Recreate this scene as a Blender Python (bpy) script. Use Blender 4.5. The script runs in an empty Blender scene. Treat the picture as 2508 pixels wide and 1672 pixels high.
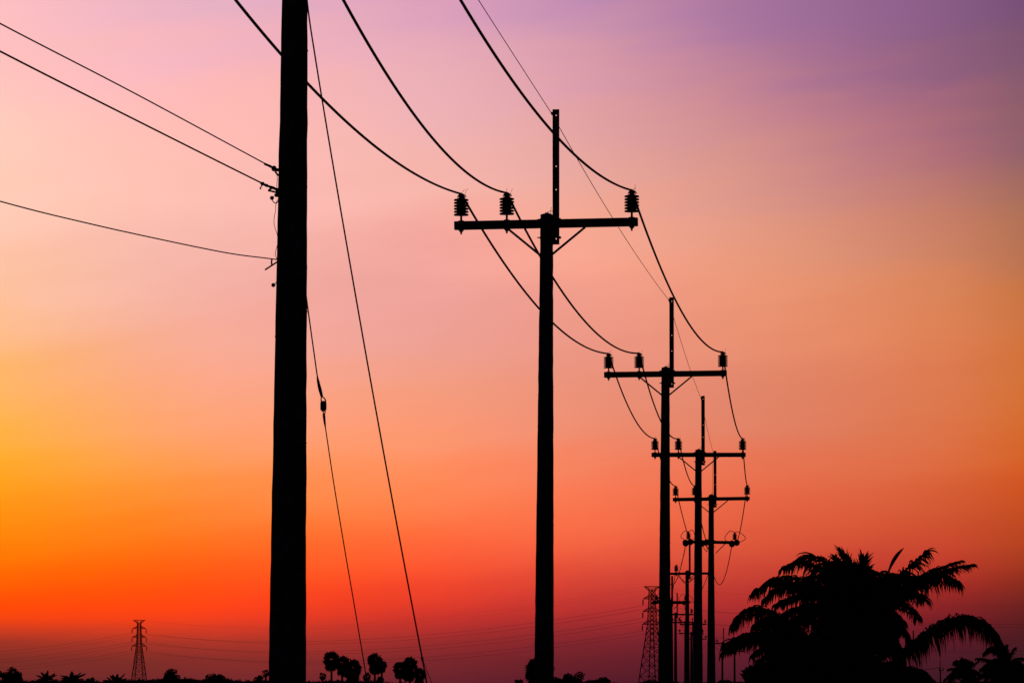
import bpy, math, random
import numpy as np
from mathutils import Vector, Matrix, noise

random.seed(7)
sc = bpy.context.scene
col = sc.collection

# ---------------------------------------------------------------- camera
F = 16160.0 / 2508.0            # focal length in picture widths (a 232 mm lens)
CAM_Z = 1.7
PITCH = math.atan(864.0 / 16160.0)
cam_d = bpy.data.cameras.new('camera')
cam_d.sensor_width = 36.0
cam_d.lens = 36.0 * F
cam_d.clip_start = 0.5
cam_d.clip_end = 60000.0
cam = bpy.data.objects.new('camera', cam_d)
cam.location = (0, 0, CAM_Z)
cam.rotation_euler = (math.pi / 2 + PITCH, 0, 0)
col.objects.link(cam)
sc.camera = cam
sc.view_settings.view_transform = 'Standard'
sc.view_settings.look = 'None'
sc.view_settings.exposure = 0.0
sc.view_settings.gamma = 1.0

# ---------------------------------------------------------------- dusk sky
def lin(c):
    out = []
    for v in c:
        v = v / 255.0
        out.append(v / 12.92 if v <= 0.04045 else ((v + 0.055) / 1.055) ** 2.4)
    return out

# colours of the evening sky: rows by elevation, columns by compass bearing
SX = [0, 410, 600, 1070, 1430, 1880, 2330, 2508]
SY = [0, 150, 300, 450, 600, 750, 900, 1050, 1150, 1250, 1350, 1420, 1480, 1520, 1560, 1610, 1672]
SKY = {
 0:    [(253,190,193),(254,193,189),(255,203,188),(255,203,183),(254,197,171),(253,191,151),(254,183,114),(255,178,74),(255,170,42),(255,148,20),(255,120,5),(255,96,4),(255,74,8),(240,66,20),(178,54,36),(124,45,38),(104,40,42)],
 410:  [(234,178,196),(250,184,190),(255,188,182),(254,192,178),(247,185,173),(245,177,160),(250,170,140),(254,162,106),(255,154,76),(255,136,44),(255,108,20),(255,84,14),(255,68,18),(236,62,28),(182,54,38),(132,45,40),(108,40,44)],
 600:  [(229,175,195),(246,180,188),(255,186,180),(252,188,180),(246,180,170),(243,172,160),(250,168,144),(254,160,116),(255,150,86),(255,132,56),(255,104,32),(255,80,26),(254,66,26),(232,60,34),(186,54,40),(140,46,42),(112,40,46)],
 1070: [(220,160,186),(232,172,184),(238,178,180),(246,180,170),(246,170,160),(236,160,152),(240,158,138),(250,152,116),(255,140,94),(255,124,74),(255,98,56),(246,74,46),(222,58,42),(196,50,44),(160,44,44),(124,38,44),(100,34,44)],
 1430: [(192,140,178),(216,154,172),(226,162,162),(236,168,154),(248,165,143),(238,154,138),(234,148,128),(238,140,112),(246,128,94),(248,114,76),(240,94,64),(214,68,54),(186,50,48),(162,43,46),(132,37,46),(108,32,42),(84,28,42)],
 1880: [(162,112,156),(177,120,151),(200,134,142),(214,146,136),(228,152,126),(235,147,114),(226,134,106),(224,128,100),(232,114,82),(228,98,66),(214,80,56),(196,62,50),(172,46,46),(148,38,44),(118,32,44),(92,28,44),(70,24,40)],
 2330: [(135,90,133),(140,93,127),(166,104,122),(182,115,113),(200,127,101),(219,131,88),(220,122,80),(220,114,70),(218,100,58),(206,84,48),(198,68,46),(176,48,40),(138,35,38),(112,28,38),(90,26,38),(72,25,38),(58,24,38)],
 2508: [(118,79,120),(128,86,113),(143,94,107),(158,104,99),(179,114,86),(203,117,68),(211,114,58),(212,106,46),(212,90,36),(196,76,34),(174,62,32),(146,46,30),(108,33,32),(88,28,32),(74,26,34),(60,26,34),(50,26,32)],
}
def build_sky():
    A = np.array([[lin(SKY[x][j]) for j in range(len(SY))] for x in SX])       # cols, rows, rgb
    # smooth resampling of the table (cubic through the square-rooted values)
    def resample(P, V, Q):
        V = np.sqrt(V); P = np.array(P, float); out = []
        m = np.zeros_like(V)
        for i in range(len(P)):
            a, b = max(i - 1, 0), min(i + 1, len(P) - 1)
            m[i] = (V[b] - V[a]) / (P[b] - P[a])
        for q in Q:
            i = int(min(max(np.searchsorted(P, q) - 1, 0), len(P) - 2))
            h = P[i + 1] - P[i]; t = (q - P[i]) / h
            out.append((2*t**3 - 3*t*t + 1) * V[i] + (t**3 - 2*t*t + t) * h * m[i] + (-2*t**3 + 3*t*t) * V[i + 1] + (t**3 - t*t) * h * m[i + 1])
        return np.clip(np.array(out), 0, None) ** 2
    QX = np.linspace(0, 2508, 15)
    QY = [0, 90, 180, 270, 360, 450, 540, 630, 720, 810, 900, 980, 1060, 1130, 1200, 1270, 1330, 1390, 1440, 1480, 1510, 1540, 1575, 1615, 1672]
    B = resample(SX, A, QX)
    B = resample(SY, B.transpose(1, 0, 2), QY).transpose(1, 0, 2)
    EMAX = math.radians(60)
    rows = []
    for y in QY:
        rows.append(math.atan((1700 - y) / 16160.0))
    above = [math.radians(7), math.radians(9.5), math.radians(14), math.radians(24), math.radians(40), math.radians(60)]
    fade = [0.96, 0.62, 0.33, 0.14, 0.06, 0.035]
    cols = [(math.atan((q - 1254) / 16160.0), B[i]) for i, q in enumerate(QX)]
    dusk = np.array(lin((30, 22, 40)))
    def dim(c, k, m):
        return c * k * (1 - m) + dusk * 0.5 * m
    left, right = B[0], B[-1]
    allc = [(math.radians(-110), dim(left, 0.02, 0.9)), (math.radians(-60), dim(left, 0.10, 0.6)), (math.radians(-28), dim(left, 0.6, 0.1)), (math.radians(-12), left * 1.0)]
    allc += cols
    allc += [(math.radians(12), dim(right, 0.7, 0.1)), (math.radians(28), dim(right, 0.35, 0.4)), (math.radians(60), dim(right, 0.1, 0.7)), (math.radians(110), dim(right, 0.02, 0.9))]
    w = bpy.data.worlds.new('World'); sc.world = w; w.use_nodes = True
    nt = w.node_tree; N = nt.nodes; L = nt.links
    for n in list(N): N.remove(n)
    def math_n(op, a, b=None):
        n = N.new('ShaderNodeMath'); n.operation = op
        for i, v in enumerate((a, b)):
            if v is None: continue
            if isinstance(v, (int, float)): n.inputs[i].default_value = v
            else: L.new(v, n.inputs[i])
        return n.outputs[0]
    tc = N.new('ShaderNodeTexCoord'); sx = N.new('ShaderNodeSeparateXYZ'); L.new(tc.outputs['Generated'], sx.inputs[0])
    az = math_n('ARCTAN2', sx.outputs[0], sx.outputs[1])
    hor = math_n('SQRT', math_n('ADD', math_n('MULTIPLY', sx.outputs[0], sx.outputs[0]), math_n('MULTIPLY', sx.outputs[1], sx.outputs[1])))
    el = math_n('ARCTAN2', sx.outputs[2], hor)
    elp = math_n('MAXIMUM', el, 0.0)
    # thin high cloud streaks: a little drift in elevation and brightness
    cv = N.new('ShaderNodeCombineXYZ')
    L.new(math_n('MULTIPLY', az, 22.0), cv.inputs[0]); L.new(math_n('MULTIPLY', math_n('ADD', el, math_n('MULTIPLY', az, -0.13)), 120.0), cv.inputs[1])
    nz = N.new('ShaderNodeTexNoise'); nz.inputs['Scale'].default_value = 1.0; nz.inputs['Detail'].default_value = 4.0; nz.inputs['Roughness'].default_value = 0.5
    L.new(cv.outputs[0], nz.inputs['Vector'])
    wob = math_n('MULTIPLY', math_n('SUBTRACT', nz.outputs[0], 0.5), math_n('MULTIPLY', elp, 0.23))
    fac = math_n('SQRT', math_n('DIVIDE', math_n('ADD', elp, wob), EMAX))
    prev = None; paz = None
    for a, C in allc:
        cr = N.new('ShaderNodeValToRGB'); cr.color_ramp.interpolation = 'LINEAR'
        st = [(math.sqrt(rows[j] / EMAX), C[j]) for j in range(len(rows))]
        top = C[0]
        for e, f in zip(above, fade):
            m = min(1.0, (e - rows[0]) / math.radians(20))
            c = top * f * (1 - 0.6 * m) + np.array(lin((70, 55, 100))) * f * 0.6 * m
            st.append((math.sqrt(e / EMAX), c))
        st.sort(key=lambda s: s[0])
        els = cr.color_ramp.elements
        els[0].position = st[0][0]; els[0].color = (*st[0][1], 1)
        els[1].position = st[-1][0]; els[1].color = (*st[-1][1], 1)
        for p, c in st[1:-1]:
            e = els.new(p); e.color = (*c, 1)
        L.new(fac, cr.inputs[0])
        if prev is None:
            prev = cr.outputs[0]
        else:
            mr = N.new('ShaderNodeMapRange'); mr.inputs['From Min'].default_value = paz; mr.inputs['From Max'].default_value = a
            L.new(az, mr.inputs['Value'])
            mx = N.new('ShaderNodeMix'); mx.data_type = 'RGBA'
            L.new(mr.outputs[0], mx.inputs['Factor']); L.new(prev, mx.inputs['A']); L.new(cr.outputs[0], mx.inputs['B'])
            prev = mx.outputs['Result']
        paz = a
    gain = math_n('ADD', 1.0, math_n('MULTIPLY', math_n('SUBTRACT', nz.outputs[0], 0.5), math_n('MULTIPLY', math_n('MINIMUM', elp, 0.2), 1.1)))
    vm = N.new('ShaderNodeVectorMath'); vm.operation = 'SCALE'; L.new(prev, vm.inputs[0]); L.new(gain, vm.inputs['Scale'])
    bg = N.new('ShaderNodeBackground'); L.new(vm.outputs[0], bg.inputs[0]); bg.inputs[1].default_value = 1.0
    # what is left of the clear twilight air
    sky = N.new('ShaderNodeTexSky'); sky.sky_type = 'NISHITA'; sky.sun_disc = False
    sky.sun_elevation = math.radians(0.0); sky.sun_rotation = math.radians(-16); sky.altitude = 0
    bg2 = N.new('ShaderNodeBackground'); L.new(sky.outputs[0], bg2.inputs[0]); bg2.inputs[1].default_value = 0.002
    ad = N.new('ShaderNodeAddShader'); L.new(bg.outputs[0], ad.inputs[0]); L.new(bg2.outputs[0], ad.inputs[1])
    out = N.new('ShaderNodeOutputWorld'); L.new(ad.outputs[0], out.inputs[0])
build_sky()

# the sun has just gone down to the left, beyond the poles: only a trace of it is left
sun_d = bpy.data.lights.new('sun', 'SUN'); sun_d.energy = 0.03; sun_d.angle = math.radians(3); sun_d.color = (1.0, 0.55, 0.3)
sun = bpy.data.objects.new('sun', sun_d); col.objects.link(sun)
sdir = Vector((math.sin(math.radians(-16)), math.cos(math.radians(-16)), math.tan(math.radians(0.6))))
sun.rotation_euler = (-sdir).to_track_quat('-Z', 'Y').to_euler()

# ---------------------------------------------------------------- helpers
def at(px, py, d):
    """world point seen at photo pixel (2508 wide) at distance d along the view axis' ground track"""
    fw = Vector((0, math.cos(PITCH), math.sin(PITCH))); up = Vector((0, -math.sin(PITCH), math.cos(PITCH)))
    r = fw + Vector((1, 0, 0)) * ((px - 1254) / 16160.0) + up * ((836 - py) / 16160.0)
    return Vector((0, 0, CAM_Z)) + r * (d / r.y)

def material(name, base, rough=0.7, metal=0.0, scale=20.0, var=0.35, bump=0.2, spec=0.3):
    m = bpy.data.materials.new(name); m.use_nodes = True
    nt = m.node_tree; b = nt.nodes['Principled BSDF']
    b.inputs['Roughness'].default_value = rough; b.inputs['Metallic'].default_value = metal
    b.inputs['Specular IOR Level'].default_value = spec
    tc = nt.nodes.new('ShaderNodeTexCoord'); n = nt.nodes.new('ShaderNodeTexNoise')
    n.inputs['Scale'].default_value = scale; n.inputs['Detail'].default_value = 5
    nt.links.new(tc.outputs['Object'], n.inputs['Vector'])
    cr = nt.nodes.new('ShaderNodeValToRGB')
    cr.color_ramp.elements[0].position = 0.3; cr.color_ramp.elements[1].position = 0.7
    cr.color_ramp.elements[0].color = (*[c * (1 - var) for c in base], 1)
    cr.color_ramp.elements[1].color = (*[c * (1 + var) for c in base], 1)
    nt.links.new(n.outputs[0], cr.inputs[0]); nt.links.new(cr.outputs[0], b.inputs['Base Color'])
    if bump:
        bp = nt.nodes.new('ShaderNodeBump'); bp.inputs['Strength'].default_value = bump; bp.inputs['Distance'].default_value = 0.01
        nt.links.new(n.outputs[0], bp.inputs['Height']); nt.links.new(bp.outputs[0], b.inputs['Normal'])
    return m

M = {
 'concrete': material('weathered_concrete', (0.16, 0.15, 0.14), 0.9, 0, 14, 0.4, 0.4, 0.1),
 'steel': material('galvanised_steel', (0.20, 0.20, 0.21), 0.65, 0.6, 30, 0.25, 0.1),
 'porcelain': material('brown_porcelain', (0.045, 0.022, 0.014), 0.35, 0, 12, 0.2, 0.0, 0.3),
 'cable': material('black_cable', (0.025, 0.025, 0.026), 0.7, 0, 60, 0.2, 0.0, 0.2),
 'wire': material('dull_wire', (0.10, 0.10, 0.10), 0.6, 0.5, 60, 0.2, 0.0),
 'redwire': material('reddish_lead', (0.16, 0.035, 0.025), 0.7, 0, 60, 0.2, 0.0, 0.2),
 'leaf': material('palm_leaf', (0.045, 0.065, 0.022), 0.65, 0, 3, 0.35, 0.0, 0.2),
 'tree_leaf': material('tree_leaf', (0.040, 0.058, 0.022), 0.7, 0, 2, 0.35, 0.0, 0.15),
 'bark': material('bark', (0.09, 0.07, 0.05), 0.9, 0, 9, 0.4, 0.5, 0.1),
 'scrub': material('scrub_leaf', (0.038, 0.052, 0.022), 0.8, 0, 1.5, 0.35, 0.0, 0.1),
 'ground': material('field_soil_and_grass', (0.06, 0.06, 0.03), 0.95, 0, 0.4, 0.4, 0.3, 0.05),
}

class MB:
    """collects faces for one mesh"""
    def __init__(s): s.v = []; s.f = []
    def add(s, vs, fs):
        o = len(s.v); s.v += [tuple(v) for v in vs]; s.f += [tuple(i + o for i in f) for f in fs]
    def box(s, c, h, rot=None):
        vs = [Vector((x * h[0], y * h[1], z * h[2])) for x in (-1, 1) for y in (-1, 1) for z in (-1, 1)]
        if rot: vs = [rot @ v for v in vs]
        c = Vector(c)
        s.add([v + c for v in vs], [(0, 1, 3, 2), (4, 6, 7, 5), (0, 4, 5, 1), (2, 3, 7, 6), (0, 2, 6, 4), (1, 5, 7, 3)])
    def cbox(s, c, h, b):
        """box with chamfered long edges along x"""
        y, z = h[1], h[2]
        prof = [(-y + b, -z), (y - b, -z), (y, -z + b), (y, z - b), (y - b, z), (-y + b, z), (-y, z - b), (-y, -z + b)]
        vs = []
        for x, k in ((-h[0], 0.93), (-h[0] + b, 1), (h[0] - b, 1), (h[0], 0.93)):
            vs += [Vector((c[0] + x, c[1] + p * k, c[2] + q * k)) for p, q in prof]
        fs = []
        for r in range(3):
            for i in range(8):
                fs.append((r * 8 + i, r * 8 + (i + 1) % 8, r * 8 + 8 + (i + 1) % 8, r * 8 + 8 + i))
        fs += [tuple(range(7, -1, -1)), tuple(range(24, 32))]
        s.add(vs, fs)
    def bar(s, a, b, w, t, n=Vector((0, 1, 0))):
        """flat bar from a to b: width w across, thickness t along n"""
        a, b = Vector(a), Vector(b); u = (b - a).normalized(); side = u.cross(n).normalized(); nn = side.cross(u).normalized()
        vs = []
        for p in (a, b):
            for i, j in ((-1, -1), (1, -1), (1, 1), (-1, 1)):
                vs.append(p + side * (i * w / 2) + nn * (j * t / 2))
        s.add(vs, [(0, 1, 5, 4), (1, 2, 6, 5), (2, 3, 7, 6), (3, 0, 4, 7), (3, 2, 1, 0), (4, 5, 6, 7)])
    def tube(s, pts, r, n=8, cap=True):
        pts = [Vector(p) for p in pts]; m = len(pts)
        rs = r if isinstance(r, (list, tuple)) else [r] * m
        vs = []; ref = None
        for i, p in enumerate(pts):
            t = (pts[min(i + 1, m - 1)] - pts[max(i - 1, 0)]).normalized()
            if ref is None:
                ref = Vector((0, 0, 1)) if abs(t.z) < 0.9 else Vector((0, 1, 0))
            a = t.cross(ref).normalized(); ref = a.cross(t).normalized()
            for k in range(n):
                th = 2 * math.pi * k / n
                vs.append(p + (a * math.cos(th) + ref * math.sin(th)) * rs[i])
        fs = [(i * n + k, i * n + (k + 1) % n, (i + 1) * n + (k + 1) % n, (i + 1) * n + k) for i in range(m - 1) for k in range(n)]
        if cap: fs += [tuple(range(n - 1, -1, -1)), tuple(range((m - 1) * n, m * n))]
        s.add(vs, fs)
    def lathe(s, prof, n=20, c=(0, 0, 0), rot=None):
        vs = []
        for r, z in prof:
            for k in range(n):
                th = 2 * math.pi * k / n
                v = Vector((r * math.cos(th), r * math.sin(th), z))
                if rot: v = rot @ v
                vs.append(v + Vector(c))
        m = len(prof)
        fs = [(i * n + k, i * n + (k + 1) % n, (i + 1) * n + (k + 1) % n, (i + 1) * n + k) for i in range(m - 1) for k in range(n)]
        fs += [tuple(range(n - 1, -1, -1)), tuple(range((m - 1) * n, m * n))]
        s.add(vs, fs)
    def mesh(s, name):
        me = bpy.data.meshes.new(name); me.from_pydata(s.v, [], s.f); me.update(); return me

def smooth(me):
    me.polygons.foreach_set('use_smooth', [True] * len(me.polygons)); return me

def obj(name, me, mat=None, parent=None, loc=(0, 0, 0), rot=(0, 0, 0)):
    if isinstance(me, MB): me = me.mesh(name)
    if mat and not me.materials: me.materials.append(M[mat])
    o = bpy.data.objects.new(name, me); col.objects.link(o); o.parent = parent
    o.location = loc; o.rotation_euler = rot
    return o

def thing(name, label, cat, loc=(0, 0, 0), rotz=0.0, group=None):
    o = bpy.data.objects.new(name, None); col.objects.link(o); o.empty_display_size = 0.2
    o.location = loc; o.rotation_euler = (0, 0, rotz); o['label'] = label; o['category'] = cat
    if group: o['group'] = group
    return o

def tag(o, label, cat, group=None):
    o['label'] = label; o['category'] = cat
    if group: o['group'] = group
    return o

def kind(o, k): o['kind'] = k; return o

def arc(a, b, sag, n=40):
    a, b = Vector(a), Vector(b)
    return [a.lerp(b, i / n) - Vector((0, 0, 4 * sag * (i / n) * (1 - i / n))) for i in range(n + 1)]

def smooth_path(pts, n=6):
    """Catmull-Rom through points"""
    P = [Vector(p) for p in pts]; P = [P[0]] + P + [P[-1]]; out = []
    for i in range(1, len(P) - 2):
        for k in range(n):
            t = k / n; a, b, c, d = P[i - 1], P[i], P[i + 1], P[i + 2]
            out.append(0.5 * ((2 * b) + (c - a) * t + (2 * a - 5 * b + 4 * c - d) * t * t + (3 * b - a - 3 * c + d) * t ** 3))
    out.append(P[-2]); return out

# ---------------------------------------------------------------- ground
g = MB(); n = 24; R = 24000.0
for i in range(n + 1):
    for j in range(n + 1):
        u = (i / n * 2 - 1); v = (j / n * 2 - 1)
        g.v.append((R * u * abs(u), R * v * abs(v) + 4000, -0.02))
for i in range(n):
    for j in range(n):
        g.f.append((i * (n + 1) + j, (i + 1) * (n + 1) + j, (i + 1) * (n + 1) + j + 1, i * (n + 1) + j + 1))
kind(obj('ground', g, 'ground'), 'structure')

# ---------------------------------------------------------------- insulator pieces (shared meshes)
def shed_mesh():
    b = MB(); R = 0.098; r = 0.058
    b.lathe([(r, 0.018), (R * 0.80, 0.015), (R * 0.95, 0.008), (R, -0.001), (R * 0.97, -0.011), (R * 0.82, -0.013), (r, -0.006)], 22)
    return smooth(b.mesh('shed'))
def core_mesh(sheds=False):
    b = MB()
    b.lathe([(0.030, 0.0), (0.058, 0.004), (0.058, 0.208), (0.046, 0.216), (0.040, 0.224), (0.034, 0.229), (0.034, 0.243), (0.042, 0.248), (0.042, 0.262), (0.032, 0.274), (0.012, 0.278)], 20)
    if sheds:
        for k in range(6):
            z = 0.012 + k * 0.0386
            b.lathe([(0.058, z + 0.016), (0.080, z + 0.012), (0.097, z + 0.002), (0.097, z - 0.006), (0.058, z - 0.003)], 14)
    me = b.mesh('core'); return smooth(me)
def pin_mesh():
    b = MB()
    b.lathe([(0.040, 0.0), (0.040, 0.010), (0.015, 0.014), (0.014, 0.086)], 12)
    return b.mesh('pin')
def nut_mesh():
    b = MB()
    b.lathe([(0.006, -0.172), (0.013, -0.158), (0.013, -0.140), (0.024, -0.138), (0.024, -0.124), (0.036, -0.122), (0.036, -0.112)], 10)
    return b.mesh('pin_nut')
NUT = nut_mesh()
SHED, CORE, CORE_FAR, PIN = shed_mesh(), core_mesh(), core_mesh(True), pin_mesh()
def ties(seed):
    rr = random.Random(seed); b = MB()
    for k in range(2):
        x = (-0.002, 0.045)[k]; dx = rr.uniform(-0.005, 0.055); h = rr.uniform(0.05, 0.10)
        p = [Vector((x, 0, 0.264 - k * 0.03)), Vector((x + dx * 0.35, 0.0, 0.264 + h * 0.5)), Vector((x + dx, 0.005, 0.264 + h))]
        b.tube(smooth_path(p, 3), 0.0022, 4)
    # the binding round the neck and the groove on top
    b.tube([(0.050 * math.cos(t), 0.050 * math.sin(t), 0.241 + 0.012 * math.sin(2 * t)) for t in [i * math.pi / 6 for i in range(13)]], 0.005, 5)
    b.tube([(-0.045, -0.02, 0.249), (-0.02, -0.04, 0.279), (0.02, 0.02, 0.287), (0.05, 0.03, 0.264), (0.062, 0.03, 0.247)], 0.007, 5)
    return b.mesh('tie_wire')

ARM_L = 2.4
def insulator(pole, loc, near, seed):
    """pin insulator standing on the arm at loc (arm top); returns nothing, conductor lies at z + 0.39"""
    c = obj('insulator', CORE if near else CORE_FAR, 'porcelain', pole, (loc[0], loc[1], loc[2] + 0.075))
    if near:
        for k in range(6):
            s = obj('shed', SHED, 'porcelain', c, (0, 0, 0.012 + k * 0.0386))
        obj('pin', PIN, 'steel', c, (0, 0, -0.075)); obj('pin_nut', NUT, 'steel', c, (0, 0, -0.075))
        obj('tie_wire', ties(seed), 'wire', c)
    else:
        obj('pin', PIN, 'steel', c, (0, 0, -0.075))
    return c
TOP = 0.075 + 0.274

def shaft_mesh(h, w_top, taper, seed, cap=0.03):
    """square tapered concrete shaft with chamfered, slightly chipped edges and a pyramid top, base at z=0"""
    rr = random.Random(seed); b = MB(); n = max(12, int(h * 9)); prof = []
    for i in range(n + 1):
        z = h * i / n; w = (w_top + taper * (h - z)) / 2; c = w * 0.16
        ring = [(-w + c, -w), (w - c, -w), (w, -w + c), (w, w - c), (w - c, w), (-w + c, w), (-w, w - c), (-w, -w + c)]
        for x, y in ring:
            b.v.append((x + rr.gauss(0, 0.0014), y + rr.gauss(0, 0.0014), z))
    k = len(b.v)
    for i in range(n):
        for j in range(8):
            b.f.append((i * 8 + j, i * 8 + (j + 1) % 8, (i + 1) * 8 + (j + 1) % 8, (i + 1) * 8 + j))
    o = len(b.v); b.v.append((0.012, 0.0, h + cap))
    for j in range(8): b.f.append((n * 8 + j, n * 8 + (j + 1) % 8, o))
    # chips of mortar clinging to the edges
    for q in range(int(h * 2.5)):
        z = rr.uniform(0.3, h - 0.3); w = (w_top + taper * (h - z)) / 2; sx = rr.choice((-1, 1)); r = rr.uniform(0.003, 0.0065)
        b.box((sx * (w + r * 0.1), rr.uniform(-w * .8, w * .8), z), (r * 0.7, r, r * rr.uniform(0.8, 2.5)))
    return b.mesh('shaft')

def peak_mesh(z0, z1, holes, w=0.083, t=0.007, flange=0.075, hr=0.0085):
    """steel angle: a drilled plate facing along y and a flange on its left edge"""
    b = MB()
    def plate(za, zb):
        b.box((0, 0, (za + zb) / 2), (w / 2, t / 2, (zb - za) / 2))
    zs = z0
    for h in sorted(holes):
        a, c = h - w / 2, h + w / 2
        if a > zs: plate(zs, a)
        # square with an octagonal hole
        n = 16; ring_i = [(hr * math.cos(2 * math.pi * k / n), hr * math.sin(2 * math.pi * k / n)) for k in range(n)]
        ring_o = []
        for x, z in ring_i:
            m = max(abs(x), abs(z)); ring_o.append((x / m * w / 2, z / m * w / 2))
        vs = []
        for y in (-t / 2, t / 2):
            vs += [(x, y, h + z) for x, z in ring_i] + [(x, y, h + z) for x, z in ring_o]
        fs = []
        for k in range(n):
            k2 = (k + 1) % n
            fs += [(k, k2, n + k2, n + k), (2 * n + k, 3 * n + k, 3 * n + k2, 2 * n + k2), (k, 2 * n + k, 2 * n + k2, k2), (n + k, n + k2, 3 * n + k2, 3 * n + k)]
        b.add(vs, fs); zs = c
    plate(zs, z1)
    b.box((-w / 2 - t / 2 + 0.0005, flange / 2, (z0 + z1) / 2), (t / 2, flange / 2 + t / 2, (z1 - z0) / 2))
    return b.mesh('earth_wire_peak')

ARM = MB(); ARM.cbox((0, 0, 0), (ARM_L / 2, 0.055, 0.056), 0.012); ARM = ARM.mesh('crossarm')
PEAK = peak_mesh(-0.262, 1.51, (1.43, 0.763, 0.457, -0.186))
CLAMP = MB(); CLAMP.box((-0.052, -0.012, 1.455), (0.012, 0.014, 0.020)); CLAMP.box((-0.060, -0.012, 1.462), (0.010, 0.010, 0.012)); CLAMP.tube([(-0.06, -0.03, 1.44), (-0.05, 0.02, 1.44)], 0.006, 6); CLAMP = CLAMP.mesh('wire_clamp')
BOLT = MB()
BOLT.lathe([(0.0075, -0.124), (0.0075, -0.092), (0.014, -0.091), (0.020, -0.079), (0.0075, -0.078), (0.0075, 0.165), (0.017, 0.166), (0.017, 0.184), (0.0075, 0.185), (0.0075, 0.192)], 8, (0, 0, 0), Matrix.Rotation(math.pi / 2, 3, 'Y'))
BOLT = BOLT.mesh('through_bolt')
BRACES = []
for s in (-1, 1):
    b = MB(); b.bar((s * 0.515, 0, -0.050), (s * 0.070, 0, -0.415), 0.030, 0.008); b.tube([(s * 0.505, -0.02, -0.06), (s * 0.505, 0.02, -0.06)], 0.012, 8)
    BRACES.append(b.mesh('brace'))

POLES = {}
def place(p, local):
    return Matrix.Translation(p['loc']) @ Matrix.Rotation(p['yaw'], 4, 'Z') @ Vector(local)

def pole(idx, px, py, d, label, yaw=0.0, roll=0.0, near=True, dead=False, lean_px=0.0, peak=True, width=0.157, ins=(-1.11, -0.513, 1.12), armx=0.0, taper=0.0142, drop=0.0, group='concrete poles of the power line', sheds=True):
    a = at(px, py, d); za = a.z                      # arm centre
    t = thing('utility_pole', label, 'utility pole', (a.x, a.y, 0), yaw, group)
    h = za + 0.128; w = width
    lean = math.atan2(lean_px, 16160.0 * za / d) if lean_px else 0.0
    o = obj('shaft', shaft_mesh(h, w, taper, idx), 'concrete', t)
    if lean: o.rotation_euler = (0, lean, 0); o.location = (-math.tan(lean) * za, 0, 0)
    ya = -(w / 2 + 0.058)
    info = {'loc': Vector((a.x, a.y, 0)), 'yaw': yaw, 'tops': {}, 't': t, 'za': za, 'd': d}
    arms = [ya] if not dead else [ya, -ya]
    for k, y in enumerate(arms):
        obj('crossarm', ARM, 'concrete', t, (armx, y, za - k * drop), (0, -roll, 0))
        if not dead or k == 0:
            for s in (0, 1):
                obj('brace', BRACES[s], 'steel', t, (0, y - 0.062, za))
    if peak:
        c = obj('earth_wire_peak', PEAK, 'steel', t, (w / 2 + 0.045, 0.012, za))
        obj('wire_clamp', CLAMP, 'steel', c)
        info['earth'] = place(info, (w / 2 + 0.045 - 0.062, 0, za + 1.46))
    for z in (0.068, -0.17):
        obj('through_bolt', BOLT, 'steel', t, (-w / 2 + 0.157 / 2, 0.01, za + z))
    if near and peak:
        b = MB()
        b.tube(smooth_path([(-0.02, -0.03, 0.150), (0.03, -0.03, 0.166), (0.065, -0.03, 0.172), (0.10, -0.03, 0.172)], 4), 0.0035, 5)
        obj('earthing_lead', b, 'wire', t, (0, 0, za)); b = MB()
        b.tube([(0.072 + 0.018 * math.cos(q) * (1.0), -0.03, 0.170 + 0.052 * math.sin(q)) for q in [math.pi * 0.5 + i * math.pi / 10 for i in range(11)]], 0.003, 5)
        obj('earthing_loop', b, 'wire', t, (0, 0, za))
    if not dead:
        for key, x in zip('LMR', ins):
            z = za + (x - armx) * math.tan(roll) + 0.054
            insulator(t, (x, ya, z), near, idx * 10 + 'LMR'.index(key))
            info['tops'][key] = place(info, (x, ya, z + TOP + 0.012))
    POLES[idx] = info
    return t

GRP = 'concrete poles of the power line'
# the near pole: its crossarm is above the picture, offset to one side
pole(1, 728, -515, 44.0, 'thick tapered concrete pole nearest the camera, its top out of frame', 0.0, 0.0, True, ins=(-1.70, -0.56, 0.14), armx=-0.66, lean_px=27, peak=False, width=0.141, taper=0.0167)
pole(2, 1339, 550, 86.0, 'tall concrete pole with the largest crossarm in view, right of centre', math.radians(-4), 0.016, lean_px=9)
pole(3, 1630, 916.5, 128.85, 'third concrete pole of the receding line, behind the large crossarm pole', math.radians(-2), 0.012, lean_px=5)
pole(4, 1710.6, 1113.8, 168.1, 'fourth concrete pole of the receding line, level crossarm half hidden by third pole', 0.0, 0.0, lean_px=3)
pole(5, 1742, 1221.7, 206.0, 'fifth concrete pole, rightmost of the tall overlapping poles', math.radians(-2), 0.014, lean_px=2)
pole(6, 1742, 1327, 250.0, 'pole with looped jumper wires on its crossarm, hidden behind fifth pole', math.radians(34), 0.0, True, dead=True, peak=False)
pole(7, 1683, 1404, 307.0, 'pole behind the tall cluster with one small insulator left of its shaft', 0.0, 0.01, True)
pole(8, 1643, 1473, 385.0, 'far pole behind the third pole with thick double crossarm', math.radians(30), 0.0, True, dead=True, peak=True, drop=0.06)
pole(9, 1654.5, 1504, 461.0, 'far thin pole just right of the third pole, below the double crossarm', 0.0, 0.0, False)
pole(10, 1679, 1523.5, 520.0, 'far small pole behind the sixth shaft, crossarm just above another', math.radians(10), 0.0, False)
pole(11, 1699, 1528, 560.0, 'far small pole hidden behind the fourth pole, crossarm ends showing', math.radians(-25), 0.0, False)
pole(12, 1693, 1550, 640.0, 'tiny far pole behind the pole cluster with two insulators on its left', math.radians(-8), 0.0, False)
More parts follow.
